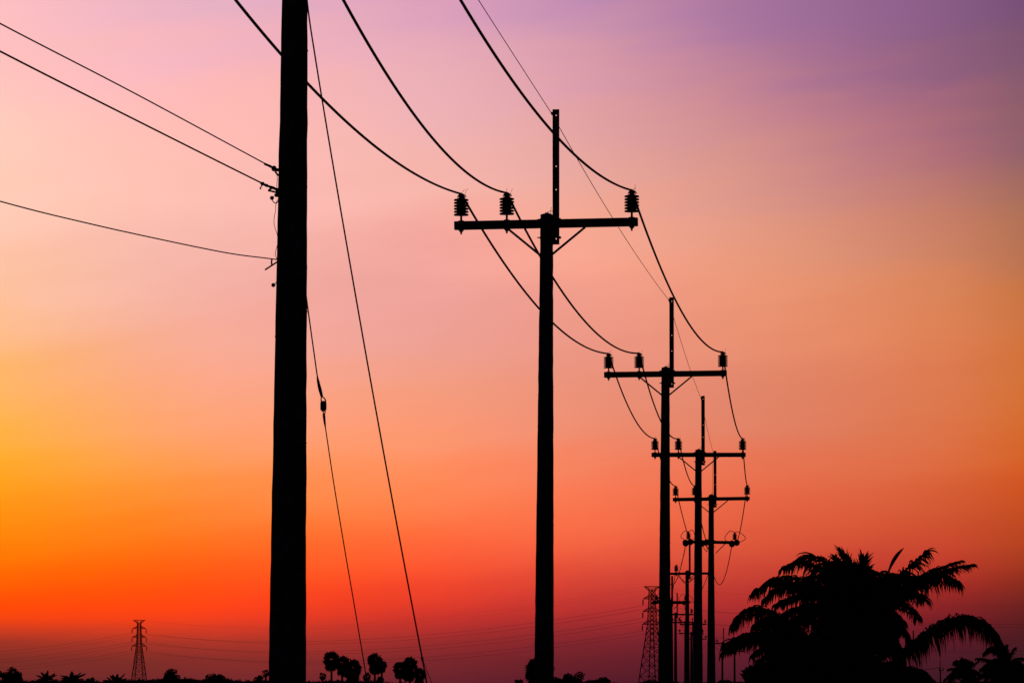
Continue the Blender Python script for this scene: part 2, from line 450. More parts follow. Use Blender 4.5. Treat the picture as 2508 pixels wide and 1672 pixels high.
pole(13, 1704, 1564, 740.0, 'tiniest crossarm pole showing between the fourth and fifth poles', 0.0, 0.0, False)
pole(14, 1769, 1574.5, 640.0, 'small far pole with upright rod just right of the fifth pole', 0.0, 0.0, False)
pole(15, 1799, 1594, 760.0, 'small far pole half covered by the lowest left palm frond', math.radians(20), 0.0, False, peak=False)
pole(16, 2303, 1640, 1000.0, 'tiny pole far right, under the long arching palm frond', math.radians(70), 0.0, False)

# ---------------------------------------------------------------- dead-end fittings on poles 6 and 8
def strain_mesh():
    b = MB(); prof = [(0.012, 0.0), (0.014, 0.06)]
    z = 0.06
    for k in range(4):
        prof += [(0.05, z), (0.112, z + 0.010), (0.118, z + 0.026), (0.05, z + 0.036)]; z += 0.05
    prof += [(0.03, z), (0.014, z + 0.02), (0.012, z + 0.12)]
    b.lathe(prof, 14); return smooth(b.mesh('strain_insulator'))
STRAIN = strain_mesh()
def dead_end(idx, back_to, on_to, spread=1.05):
    p = POLES[idx]; t = p['t']; za = p['za']
    def loc_dir(target):
        v = (POLES[target]['loc'] - p['loc']); v.z = 0; v.normalize()
        return Matrix.Rotation(-p['yaw'], 3, 'Z') @ v
    db, df = loc_dir(back_to), loc_dir(on_to)
    p['back'] = {}; p['fore'] = {}
    for key, x in zip('LMR', (-spread, -0.32, spread)):
        ends = []
        for dd, store in ((db, 'back'), (df, 'fore')):
            y = -0.15 if dd.y < 0 else 0.15
            st = Vector((x, y, za)); dirv = (dd + Vector((0, 0, -0.26 if store == 'fore' else -0.08))).normalized()
            q = dirv.to_track_quat('Z', 'Y')
            o = obj('strain_insulator', STRAIN, 'porcelain', t, st, q.to_euler())
            e = st + dirv * 0.37; ends.append(e); p[store][key] = place(p, e)
        if key == 'M':
            b = MB(); b.tube(smooth_path([ends[0], (ends[0] + ends[1]) / 2 + Vector((0.12, 0, -0.30)), ends[1]], 6), 0.012, 6); obj('jumper_loop', smooth(b.mesh('jumper_loop')), 'cable', t)
            continue
        # post insulator carrying the jumper loop
        c = obj('post_insulator', CORE_FAR, 'porcelain', t, (x + 0.02, 0.0, za + 0.10))
        obj('pin', PIN, 'steel', c, (0, 0, -0.10))
        top = Vector((x + 0.02, 0.0, za + 0.385)); out = Vector((0.42 if x > 0 else -0.36, 0, 0))
        k = 1.0 if key != 'M' else 0.25
        path = [ends[0], ends[0] + out * (0.5 * k) + Vector((0, 0, 0.06)), (ends[0] + top) / 2 + out * 1.1 * k, top + out * 0.5 * k + Vector((0, 0, 0.02)), top, top - out * 0.55 * k + Vector((0, 0, 0.05)), (ends[1] + top) / 2 - out * 0.95 * k, ends[1] + Vector((0, 0, 0.03)), ends[1]]
        b = MB(); b.tube(smooth_path(path, 6), 0.012, 6); obj('jumper_loop', smooth(b.mesh('jumper_loop')), 'cable', t)
    return p
dead_end(6, 5, 7, 1.08)
dead_end(8, 7, 9, 0.98)
POLES[6]['earth'] = POLES[6]['loc'] + Vector((0, 0, POLES[6]['za'] - 0.2))

# ---------------------------------------------------------------- conductors: one thing for each phase, one span for each bay
def span(parent, a, b, sag, r, mat='cable', n=40, name='span', sides=8):
    m = MB(); m.tube(arc(a, b, sag, n), r, sides); return obj(name, smooth(m.mesh(name)), mat, parent)
def conn(i, key, side):
    p = POLES[i]
    return p['tops'][key] if key in p['tops'] else p['back' if side == 'in' else 'fore'][key]
SAG = {('L', 1): .60, ('M', 1): .70, ('R', 1): .65, ('L', 2): .49, ('M', 2): .55, ('R', 2): .53, ('L', 3): .40, ('M', 3): .47, ('R', 3): .39,
       ('L', 4): .28, ('M', 4): .29, ('R', 4): .24, ('L', 5): .12, ('M', 5): .18, ('R', 5): .24, ('L', 6): 1.2, ('M', 6): 1.15, ('R', 6): 1.2}
names = {'L': 'leftmost', 'M': 'middle', 'R': 'rightmost'}
for key in 'LMR':
    t = thing('power_conductor', '%s thick sagging conductor running over the %s insulators of the receding poles' % (names[key], {'L': 'left end', 'M': 'second', 'R': 'right end'}[key]), 'power cable', POLES[1]['tops'][key] * 0, 0, 'phase conductors of the receding line')
    for i in range(1, 9):
        span(t, conn(i, key, 'out'), conn(i + 1, key, 'in'), SAG.get((key, i), 0.6), 0.0142 if i == 1 else 0.0158, n=60 if i == 1 else 40)
    for a, b in ((9, 10), (10, 12), (12, 13)):
        span(t, conn(a, key, 'out'), conn(b, key, 'in'), 0.5, 0.012, n=20)
# side branch among the far poles
for key in 'LMR':
    t = thing('power_conductor', '%s of the fine far conductors sagging between small poles right of the fifth pole' % names[key], 'power cable', (0, 0, 0), 0, 'fine conductors of the far branch')
    span(t, conn(13, key, 'out'), conn(14, key, 'in'), 1.2, 0.012, n=24)
    span(t, conn(14, key, 'out'), conn(15, key, 'in'), 0.7, 0.012, n=24)
    span(t, conn(15, key, 'out'), conn(16, key, 'in'), 1.5, 0.012, n=40)
# overhead earth wire
t = thing('earth_wire', 'hair-thin wire strung between the tops of the steel peaks', 'wire', (0, 0, 0), 0)
span(t, at(500, -1060, 44.0), POLES[2]['earth'], 0.02, 0.0050, 'wire', 30, sides=5)
for a, b, s in ((2, 3, .12), (3, 4, .10), (4, 5, .06), (5, 6, 0.0)):
    span(t, POLES[a]['earth'], POLES[b]['earth'], s, 0.0052, 'wire', 24, sides=5)
span(t, POLES[7]['earth'], POLES[8]['earth'], .3, 0.0042, 'wire', 24, sides=5)
span(t, POLES[8]['earth'], POLES[9]['earth'], .3, 0.0042, 'wire', 24, sides=5)
# the near pole's own peak and the stub that takes the earth wire
P1 = POLES[1]; base = P1['loc']
b = MB(); e = at(500, -1060, 44.0) - base
b.bar((e.x, e.y, P1['za'] - 0.1), (e.x, e.y, e.z + 0.06), 0.07, 0.01); obj('earth_wire_peak', b, 'steel', P1['t'])

# ---------------------------------------------------------------- things on the near pole
def px_path(pts, d):
    out = []
    for p in pts:
        out.append(at(p[0], p[1], d + (p[2] if len(p) > 2 else 0)))
    return out
def near_part(name, pts, r, mat='steel', dd=0.0, n=6, parent=P1, sub=4):
    m = MB(); path = [v - parent['loc'] for v in px_path(pts, 44.0 + dd)]
    m.tube(smooth_path(path, sub) if len(path) > 2 else path, r, n); return obj(name, smooth(m.mesh(name)), mat, parent['t'])
def blob(name, px, py, rx, rz, mat='steel', dd=0.0, parent=P1):
    m = MB(); c = at(px, py, 44.0 + dd) - parent['loc']
    m.lathe([(rx * math.sin(a), -rz * math.cos(a)) for a in [0.15 + i * (math.pi - 0.3) / 8 for i in range(9)]], 12, c)
    return obj(name, smooth(m.mesh(name)), mat, parent['t'])
# upper cable clamp
near_part('cable_clamp', [(647, 401), (655, 404.5), (664, 408)], [0.009] * 9, 'steel')
blob('clamp_body', 671, 413, 0.018, 0.020)
near_part('clamp_link', [(660, 408), (668, 410), (676, 414), (688, 416)], 0.0085)
near_part('clamp_link', [(668, 416), (677, 418), (690, 418)], 0.007)
near_part('clamp_link', [(674, 420), (679, 427), (686, 432)], 0.0072)
# lower cable clamp and hook
near_part('cable_clamp', [(638, 448), (644, 451), (652, 454), (662, 458), (672, 462), (684, 466)], [0.008 + 0.005 * (i % 5) / 4 for i in range(21)], 'steel')
blob('clamp_body', 643, 450, 0.014, 0.013)
near_part('hook', [(643, 453), (639, 458), (637, 462), (640, 463)], 0.0045)
near_part('clamp_link', [(665, 461), (660, 465), (657, 467), (664, 468), (676, 471), (690, 472)], 0.0072)
near_part('clamp_link', [(668, 459), (676, 464), (679, 470), (677, 479)], 0.010)
blob('clamp_body', 678, 478, 0.018, 0.014)
# connector hanging on its pigtail
blob('cable_connector', 666, 485, 0.014, 0.014)
near_part('connector_pin', [(662, 483), (671, 482)], 0.004)
near_part('pigtail', [(667, 490), (670, 495), (676, 498), (681, 493), (683, 487)], 0.0035)
# dangling reddish lead down the side of the shaft
near_part('dangling_lead', [(678, 426), (679, 440), (678, 455), (680, 470), (682, 485), (676, 497), (675, 515), (672, 530), (671, 545), (674, 560), (679, 575), (680, 595), (676, 612), (674, 622), (678, 635)], 0.0022, 'redwire', n=5)
# lower bracket
near_part('cable_bracket', [(666, 635), (665, 642), (666, 649)], 0.0055)
near_part('cable_bracket', [(649, 661), (664, 651), (680, 641), (690, 637)], 0.0062)
# small ball on a stalk
blob('stalk_ball', 669.5, 698, 0.014, 0.014)
near_part('ball_stalk', [(673, 696), (676, 692), (680, 686), (686, 682)], 0.003, 'redwire')

# three cables running off to the left, toward the camera
def cable(label, pts, r, mat='cable', grp='cables running left from the near pole'):
    m = MB(); path = [at(*p) for p in pts]
    m.tube(smooth_path(path, 8), r, 6)
    o = obj('overhead_cable', smooth(m.mesh('overhead_cable')), mat); tag(o, label, 'cable', grp); return o
cable('upper of the two parallel cables running up left from the near pole', [(690, 421, 44.0), (655, 404, 43.5), (330, 229, 38.6), (0, 58, 34.3), (-420, -168, 29.9), (-1200, -600, 24.0)], 0.0042)
cable('lower, thicker of the two parallel cables running up left from near pole', [(690, 470, 44.0), (640, 448, 43.4), (330, 293, 39.0), (0, 126, 34.7), (-420, -95, 30.2), (-1200, -520, 24.0)], 0.0056)
cable('lowest lone cable curving gently left from the near pole', [(690, 637, 44.0), (650, 632, 43.7), (560, 620, 43.1), (420, 592, 42.0), (220, 548, 40.5), (0, 493, 38.8), (-420, 370, 35.6), (-1200, 90, 31.0)], 0.0042)

# guy wires
t = thing('guy_wire', 'thin stay wire with a barrel insulator, close right of the near pole', 'guy wire', (0, 0, 0))
def wpart(par, name, pts, r, mat='wire', d=44.0, sub=5, n=6):
    m = MB(); m.tube(smooth_path(px_path(pts, d), sub), r, n); return obj(name, smooth(m.mesh(name)), mat, par)
wpart(t, 'upper_strand', [(748, 705), (753, 748), (771.3, 880), (778, 925), (787.5, 968)], 0.0045)
wpart(t, 'grip', [(777, 922), (781, 942), (786, 962), (788.5, 972)], [0.005, 0.006, 0.0075, 0.009, 0.0095, 0.010, 0.011, 0.0115, 0.0115, 0.011, 0.0105, 0.010, 0.010, 0.009, 0.008, 0.007])
wpart(t, 'loop', [(787.5, 970), (786.5, 977), (786.8, 986)], 0.0042)
wpart(t, 'loop', [(788.5, 970), (793, 974), (797, 979), (797.5, 986)], 0.0050)
m = MB(); c = at(792, 993.7, 44.0)
m.lathe([(0.008, -0.036), (0.013, -0.034), (0.0205, -0.024), (0.0212, -0.018), (0.0212, 0.014), (0.0205, 0.020), (0.016, 0.030), (0.009, 0.034)], 14, c)
obj('barrel_insulator', smooth(m.mesh('barrel_insulator')), 'porcelain', t)
wpart(t, 'loop', [(790.5, 1003), (791.8, 1010), (793, 1018)], 0.0042)
wpart(t, 'loop', [(796.5, 1003), (796, 1010), (794, 1018)], 0.0040)
wpart(t, 'grip', [(793, 1012), (794.5, 1028), (796.8, 1046)], [0.0065, 0.008, 0.009, 0.009, 0.0085, 0.008, 0.0075, 0.007, 0.006, 0.005, 0.004])
wpart(t, 'lower_strand', [(796.7, 1044), (805, 1100), (819.4, 1195), (846.5, 1358), (866, 1471), (895.7, 1648), (950, 1980), (1005, 2320)], 0.0038)
t = thing('guy_wire', 'long straight stay wire slanting from top of near pole to lower right', 'guy wire', (0, 0, 0))
wpart(t, 'strand', [(735, -180), (744, -90), (752, 0), (759, 57), (770, 127.5), (788, 239), (832, 500), (902, 900), (972, 1284), (1034.6, 1614), (1045, 1672), (1100, 1980), (1165, 2320)], 0.0053)
wpart(t, 'clamp', [(1033.4, 1608), (1035, 1617)], 0.0085)
wpart(t, 'loose_tail', [(1036, 1616), (1045, 1640), (1058, 1672), (1075, 1720)], 0.0022)

# ---------------------------------------------------------------- lattice pylons
def pylon(label, px, d, yaw, seed):
    a = at(px, 1500, d); t = thing('lattice_pylon', label, 'pylon', (a.x, a.y, 0), yaw, 'steel lattice pylons of the far transmission line')
    E0 = CAM_Z
    prof = [(0.0, 4.1), (4.0, 3.7), (9.5, 3.10), (14.0, 2.6), (18.0, 2.15), (21.5, 1.75), (24.9 + E0, 1.22), (29.4 + E0, 1.02), (33.9 + E0, 0.86), (37.6 + E0, 0.78)]
    def half(z):
        for (z0, w0), (z1, w1) in zip(prof, prof[1:]):
            if z <= z1: return w0 + (w1 - w0) * (z - z0) / (z1 - z0)
        return prof[-1][1]
    cs = [(-1, -1), (1, -1), (1, 1), (-1, 1)]
    for sx, sy in cs:
        m = MB(); m.tube([(sx * w, sy * w, z) for z, w in prof], [0.21 if z < 24 else 0.17 for z, w in prof], 4); obj('leg', m, 'steel', t)
    zs = [0, 4.2, 8.2, 12.0, 15.4, 18.4, 21.0, 23.3, 25.2, 26.6]
    z = 26.6
    while z < 38.6: z += 1.5; zs.append(min(z, 39.3))
    for z0, z1 in zip(zs, zs[1:]):
        m = MB(); w0, w1 = half(z0), half(z1)
        for i in range(4):
            a0, b0 = cs[i], cs[(i + 1) % 4]
            r = 0.095 if z0 < 24 else 0.075
            m.tube([(a0[0] * w0, a0[1] * w0, z0), (b0[0] * w1, b0[1] * w1, z1)], r, 4)
            m.tube([(b0[0] * w0, b0[1] * w0, z0), (a0[0] * w1, a0[1] * w1, z1)], r, 4)
            m.tube([(a0[0] * w1, a0[1] * w1, z1), (b0[0] * w1, b0[1] * w1, z1)], r, 4)
        obj('bracing', m, 'steel', t)
    tips = {}
    for lv, (z, reach) in enumerate(((33.9, 3.75), (29.4, 3.85), (24.9, 4.05))):
        z += E0
        for s in (-1, 1):
            m = MB(); w = half(z); wu = half(z + 1.35); tip = Vector((s * reach, 0, z))
            for sy in (-1, 1):
                m.tube([(s * w, sy * w, z), tip], 0.12, 4); m.tube([(s * wu, sy * wu, z + 1.35), tip], 0.10, 4)
                for k in (0.25, 0.5, 0.75):
                    lo = Vector((s * w, sy * w, z)).lerp(tip, k); hi = Vector((s * wu, sy * wu, z + 1.35)).lerp(tip, k)
                    m.tube([lo, hi], 0.045, 4)
                    hi2 = Vector((s * wu, sy * wu, z + 1.35)).lerp(tip, k - 0.25); m.tube([lo, hi2], 0.045, 4)
            obj('crossarm', m, 'steel', t)
            m = MB(); pr = [(0.05, 0.0), (0.05, -0.35)]; zz = -0.35
            for k in range(12): pr += [(0.22, zz - 0.02), (0.29, zz - 0.07), (0.19, zz - 0.11)]; zz -= 0.15
            pr += [(0.05, zz), (0.05, zz - 0.25)]
            m.lathe(pr[::-1], 8, tip); obj('insulator_string', m, 'porcelain', t)
            tips[(lv, s)] = Matrix.Translation((a.x, a.y, 0)) @ Matrix.Rotation(yaw, 4, 'Z') @ (tip + Vector((0, 0, zz - 0.25)))
    m = MB(); z = 38.3 + E0; w = half(z)
    for s in (-1, 1):
        for sy in (-1, 1):
            tip = Vector((s * 3.1, 0.25 * sy, z))
            m.tube([(0, w * sy, z), tip], 0.12, 4); m.tube([(s * w, w * sy, z - 1.7), tip], 0.10, 4)
            for k in (0.2, 0.45, 0.7):
                lo = Vector((s * w, w * sy, z - 1.7)).lerp(tip, k); hi = Vector((s * w * 0.6, w * sy, z)).lerp(tip, k + 0.12); hi0 = Vector((s * w * 0.6, w * sy, z)).lerp(tip, k - 0.1)
                m.tube([lo, hi], 0.045, 4); m.tube([lo, hi0], 0.045, 4)
        tips[(3, s)] = Matrix.Translation((a.x, a.y, 0)) @ Matrix.Rotation(yaw, 4, 'Z') @ Vector((s * 3.1, 0, z))
    obj('top_bridge', m, 'steel', t)
    return tips
TL = pylon('smaller distant lattice pylon standing alone at lower left', 341, 3400.0, math.radians(20), 1)
TR = pylon('larger lattice pylon half hidden left of the third pole', 1597, 2344.0, math.radians(30), 2)
levels = ['top', 'middle', 'bottom', 'earth']
for lv in range(4):
    for s in (-1, 1):
        side = 'near-side' if s > 0 else 'far-side'
        nm = 'transmission_line' if lv < 3 else 'earth_line'
        lab = ('faint %s %s transmission conductor strung between the two lattice pylons' % (side, levels[lv])) if lv < 3 else ('very faint %s wire between the pylon tops' % side)
        t = thing(nm, lab, 'power line', (0, 0, 0), 0, 'far transmission line wires')
        r = 0.037 if lv < 3 else 0.012
        l_end = TL[(lv, s)] + Vector((-300 + s * 2, 1000, 0)); r_end = TR[(lv, s)] + Vector((250, -250, -4))
        for a, b, sg in ((TL[(lv, s)], l_end, 9.5 + s * 0.5), (TL[(lv, s)], TR[(lv, s)], 8.5 + s * 0.5), (TR[(lv, s)], r_end, 6.5 + s * 0.5)):
            span(t, a, b, sg, r if b is not r_end else r * 0.6, 'wire', 40, sides=4)

# ---------------------------------------------------------------- vegetation
def leaf_blob(b, c, rx, ry, rz, n, size, rr, shell=0.55):
    """n leaf faces scattered through an ellipsoid"""
    for k in range(n):
        while True:
            v = Vector((rr.uniform(-1, 1), rr.uniform(-1, 1), rr.uniform(-1, 1)))
            if v.length <= 1: break
        v = v.normalized() * (v.length ** shell)
        p = Vector(c) + Vector((v.x * rx, v.y * ry, v.z * rz))
        s = size * rr.uniform(0.6, 1.4)
        u = Vector((rr.gauss(0, 1), rr.gauss(0, 1), rr.gauss(0, 1))).normalized(); w = u.orthogonal().normalized()
        w = Matrix.Rotation(rr.uniform(0, 6.28), 3, u) @ w; x = u.cross(w)
        b.add([p - w * s, p - x * s * 0.5, p + w * s, p + x * s * 0.5 + u * s * 0.2], [(0, 1, 2, 3)])

def broad_tree(label, px, py_top, py_bot, wpx, d, seed, name='broadleaf_tree', cat='tree', lumps=9, dens=1.0, group='far trees along the horizon'):
    rr = random.Random(seed); s = d / 16160.0
    base = at(px, 1700, d); t = thing(name, label, cat, (base.x, base.y, 0), 0, group)
    top = at(px, py_top, d).z; bot = max(at(px, py_bot, d).z, 0.4); W = wpx * s / 2; H = (top - bot) / 2; cz = (top + bot) / 2
    m = MB(); tips = []
    cen = []
    for k in range(lumps):
        a = 2 * math.pi * k / lumps + rr.uniform(-.3, .3); rad = rr.uniform(0.25, 0.68); zz = rr.uniform(-0.55, 0.66)
        sq = math.sqrt(max(0.15, 1 - zz * zz))
        cen.append((Vector((math.cos(a) * rad * W * sq, math.sin(a) * rad * W * sq, cz + zz * H)), rr.uniform(0.30, 0.46)))
    cen.append((Vector((0, 0, cz)), 0.55))
    for c, q in cen:
        leaf_blob(m, c, W * q, W * q, H * q * 1.05, int(150 * dens), 0.055 * W + 0.12, rr)
    obj('crown', m, 'tree_leaf', t)
    m = MB(); r0 = 0.05 * W + 0.10
    m.tube(smooth_path([(0, 0, 0), (0.05 * W, 0, bot * 0.6), (-0.03 * W, 0, bot + H * 0.3), (0, 0, cz)], 4), [r0 * (1 - 0.05 * i) for i in range(13)], 7)
    for c, q in cen[:6]:
        m.tube([(0, 0, bot), c], [r0 * 0.5, r0 * 0.15], 5)
    obj('trunk', m, 'bark', t)
    return t

def fan_leaf(b, p, dirv, size, rr):
    """one fan palm leaf: a pleated half disc of pointed blades on a stalk direction"""
    dirv = dirv.normalized(); side = dirv.cross(Vector((0, 0, 1)));
    if side.length < 0.1: side = Vector((1, 0, 0))
    side = Matrix.Rotation(rr.uniform(-1, 1), 3, dirv) @ side.normalized(); nrm = side.cross(dirv)
    n = 11; o = len(b.v); b.v.append(tuple(p))
    for k in range(n):
        a = math.radians(-115 + 230 * k / (n - 1)); L = size * (1.0 - 0.18 * abs(k - 5) / 5) * rr.uniform(0.88, 1.06)
        q = p + (dirv * math.cos(a) + side * math.sin(a)) * L + nrm * (0.12 * size * rr.uniform(-1, 1)) - Vector((0, 0, 0.10 * size))
        h = math.radians(12.5)
        l = p + (dirv * math.cos(a - h) + side * math.sin(a - h)) * L * 0.72; r = p + (dirv * math.cos(a + h) + side * math.sin(a + h)) * L * 0.72
        i = len(b.v); b.v += [tuple(l), tuple(q), tuple(r)]; b.f.append((o, i, i + 1, i + 2))

def sugar_palm(label, px, py, rpx, d, seed, bot=1672, lean=0.0, skirt=0.0, leaves=46, group='far sugar palms'):
    """round-headed fan palm; (px,py) crown centre, rpx crown radius in photo pixels"""
    rr = random.Random(seed); s = d / 16160.0; c = at(px, py, d); R = rpx * s * 1.08
    t = thing('sugar_palm', label, 'palm tree', (c.x - lean, c.y, 0), 0, group)
    m = MB(); cc = Vector((lean, 0, c.z))
    for k in range(leaves):
        z = 1 - 1.75 * (k + 0.5) / leaves; a = k * 2.39996 + rr.uniform(-.25, .25); q = math.sqrt(max(0, 1 - z * z))
        dv = Vector((q * math.cos(a), q * math.sin(a), z)); st = rr.uniform(0.36, 0.52) * R
        p = cc + dv * st; fan_leaf(m, p, dv, R * rr.uniform(0.48, 0.58), rr)
    for k in range(int(leaves * 0.3 * (1 + skirt))):           # old leaves hanging under the crown
        a = rr.uniform(0, 6.28); p = cc + Vector((math.cos(a) * R * 0.3, math.sin(a) * R * 0.3, -R * (0.45 + 0.5 * skirt * rr.random())))
        fan_leaf(m, p, Vector((math.cos(a) * 0.35, math.sin(a) * 0.35, -1)), R * rr.uniform(0.42, 0.6), rr)
    obj('crown', m, 'leaf', t)
    m = MB(); m.tube(smooth_path([(0, 0, 0), (lean * 0.3, 0, c.z * 0.4), (lean * 0.9, 0, c.z - R * 0.5), (lean, 0, c.z)], 5), [0.30 - 0.007 * i for i in range(16)], 8)
    obj('trunk', m, 'bark', t)
    m = MB()
    for k in range(12):
        a = k * 2.4; q = cc + Vector((math.cos(a) * R * .4, math.sin(a) * R * .4, rr.uniform(-.3, .4) * R)); m.tube([cc - Vector((0, 0, R * .2)), q], 0.04, 4)
    obj('leaf_stalk', m, 'bark', t)
    return t

DF = 1550.0
sugar_palm('tallest round-headed sugar palm, leftmost of the clump by the thin stay wire', 812, 1614, 23, DF, 11, skirt=.5)
sugar_palm('sugar palm in the middle of the three-headed clump left of the stay wire', 838, 1624, 22, DF + 25, 12, skirt=1.0)
sugar_palm('lowest, rightmost sugar palm of the clump left of the thin stay wire', 864, 1635, 24, DF - 20, 13, skirt=1.5)
sugar_palm('sugar palm with ragged drooping skirt standing alone between the stay wires', 918, 1616, 20, DF + 10, 14, skirt=1.6)
sugar_palm('small sugar palm head touching the right side of the lone one', 935, 1628, 14, DF + 40, 15, skirt=.8)
sugar_palm('left, shorter sugar palm of the clump at foot of the long stay wire', 980, 1637, 20, DF + 15, 16, skirt=.6)
sugar_palm('tall middle sugar palm of the clump at foot of the long stay wire', 1003, 1627, 21, DF, 17, skirt=1.9)
sugar_palm('low right sugar palm crossed by the foot of the long stay wire', 1027, 1651, 18, DF - 30, 18, skirt=1.2)
sugar_palm('small low palm left of the three-headed sugar palm clump', 790, 1654, 11, DF + 60, 19, leaves=14)
sugar_palm('small low palm at the lower end of the thin stay wire', 898, 1656, 12, DF + 70, 20, leaves=16)
sugar_palm('sugar palm with wide crown directly behind the foot of the centre pole', 1320, 1640, 37, 1300.0, 21, skirt=.5, leaves=70)
sugar_palm('slender palm with drooping head against left edge of the near pole', 651, 1647, 11, DF, 22, leaves=14)

broad_tree('dense rounded tree at the far left edge of the picture', 32, 1632, 1685, 66, 1500.0, 31, lumps=11)
broad_tree('round open-crowned tree right of the small pylon', 417, 1636, 1680, 58, 1520.0, 32, lumps=12, dens=0.8)
broad_tree('low spreading tree midway between small pylon and near pole', 524, 1649, 1690, 72, 1500.0, 33)
broad_tree('rounded bush beside the slender palm left of the near pole', 633, 1652, 1690, 26, 1540.0, 34, 'rounded_bush', 'bush', 6)
broad_tree('small round tree standing apart left of the centre pole', 1270, 1658, 1695, 24, 1540.0, 35, 'rounded_bush', 'bush', 6)
broad_tree('humped bush just right of the centre pole foot', 1404, 1646, 1690, 60, 1480.0, 36, 'rounded_bush', 'bush', 9)
broad_tree('low bush between the humped bush and centre pole', 1372, 1653, 1695, 56, 1470.0, 37, 'rounded_bush', 'bush', 7)
broad_tree('low spreading bush further right of the centre pole', 1465, 1655, 1695, 84, 1500.0, 38, 'rounded_bush', 'bush', 8)
broad_tree('bush at the foot of the larger pylon', 1600, 1656, 1690, 46, 1400.0, 39, 'rounded_bush', 'bush', 7)
broad_tree('small bush at the foot of the third pole right side', 1644, 1652, 1690, 14, 1200.0, 40, 'rounded_bush', 'bush', 5)
broad_tree('bush at the foot of the small poles left of palms', 1775, 1662, 1695, 50, 600.0, 41, 'rounded_bush', 'bush', 7)
broad_tree('squat bush left of the small spiky banana clump', 222, 1656, 1690, 40, 1480.0, 42, 'rounded_bush', 'bush', 6)
broad_tree('small bush at the foot of the tallest sugar palm', 825, 1660, 1690, 30, 1500.0, 43, 'rounded_bush', 'bush', 6)
broad_tree('small bush at the foot of the lone sugar palm', 931, 1656, 1690, 26, 1500.0, 44, 'rounded_bush', 'bush', 6)

def blade(b, path, w, rr, fold=0.2):
    """long strap leaf along a path"""
    n = len(path); o = len(b.v)
    for i, p in enumerate(path):
        t = (path[min(i + 1, n - 1)] - path[max(i - 1, 0)]).normalized(); s = t.cross(Vector((0, 0, 1)))
        if s.length < 0.05: s = Vector((1, 0, 0))
        s.normalize(); q = w * (math.sin(math.pi * min(1, (i + 0.6) / (n - 0.2))) ** 0.6)
        b.v += [tuple(p - s * q + Vector((0, 0, -fold * q))), tuple(p), tuple(p + s * q + Vector((0, 0, -fold * q)))]
    for i in range(n - 1):
        k = o + i * 3; b.f += [(k, k + 1, k + 4, k + 3), (k + 1, k + 2, k + 5, k + 4)]

def banana(label, px, py, leaves, d, seed, stems=3, group='far banana plants'):
    """banana-like clump; leaves = tips in photo pixels, fanning from (px,py)"""
    rr = random.Random(seed); base = at(px, 1700, d); t = thing('banana_plant', label, 'banana plant', (base.x, base.y, 0), 0, group)
    off = Vector((base.x, base.y, 0)); c = at(px, py, d) - off
    m = MB()
    for q in range(stems):
        x = rr.uniform(-.5, .5); m.tube([(x * 2, rr.uniform(-1, 1), 0), (x, 0, c.z * 0.6), (c.x + x * 0.4, c.y, c.z)], [0.25, 0.2, 0.1], 7)
    obj('stem', m, 'bark', t)
    for lx, ly in leaves:
        tip = at(lx, ly, d + rr.uniform(-2, 2)) - off; a = Vector((c.x + rr.uniform(-.3, .3), c.y, c.z - 0.4)); mid = (a + tip) / 2 + Vector((0, 0, 0.18 * (tip - a).length))
        path = [a * (1 - k) ** 2 + mid * 2 * k * (1 - k) + tip * k * k for k in [i / 8 for i in range(9)]]
        m = MB(); blade(m, path, 0.50, rr, 0.6); m2 = [Matrix.Rotation(1.3, 3, (tip - a).normalized()) @ (v - a) + a for v in path]
        blade(m, m2, 0.36, rr, 0.6); obj('leaf', m, 'leaf', t)
banana('banana plant with splayed leaves, second clump from the left edge', 114, 1660, [(88, 1652), (101, 1644), (111, 1646), (117, 1640), (122, 1652), (134, 1647), (140, 1652), (104, 1656), (130, 1660), (108, 1650), (92, 1662)], 1480.0, 51)
banana('banana plant with long right-pointing leaves left of the small pylon', 180, 1660, [(146, 1653), (147, 1660), (160, 1653), (172, 1648), (176, 1642), (186, 1650), (199, 1645), (211, 1648), (190, 1657), (165, 1657), (204, 1662)], 1490.0, 52)
banana('spiky upright banana plant immediately left of the small pylon', 284, 1668, [(250, 1664), (262, 1657), (270, 1652), (276, 1650), (279, 1653), (288, 1648), (294, 1656), (304, 1652), (307, 1647), (312, 1660), (266, 1660), (298, 1660)], 1470.0, 53)
banana('low spiky plant between open-crowned tree and spreading tree', 466, 1672, [(460, 1664), (465, 1659), (471, 1660), (478, 1664), (484, 1663)], 1500.0, 54)
banana('small spiky plant at far left, leaf touching the picture edge', 8, 1655, [(-6, 1642), (0, 1640), (-12, 1650), (10, 1644), (16, 1648)], 1500.0, 55)

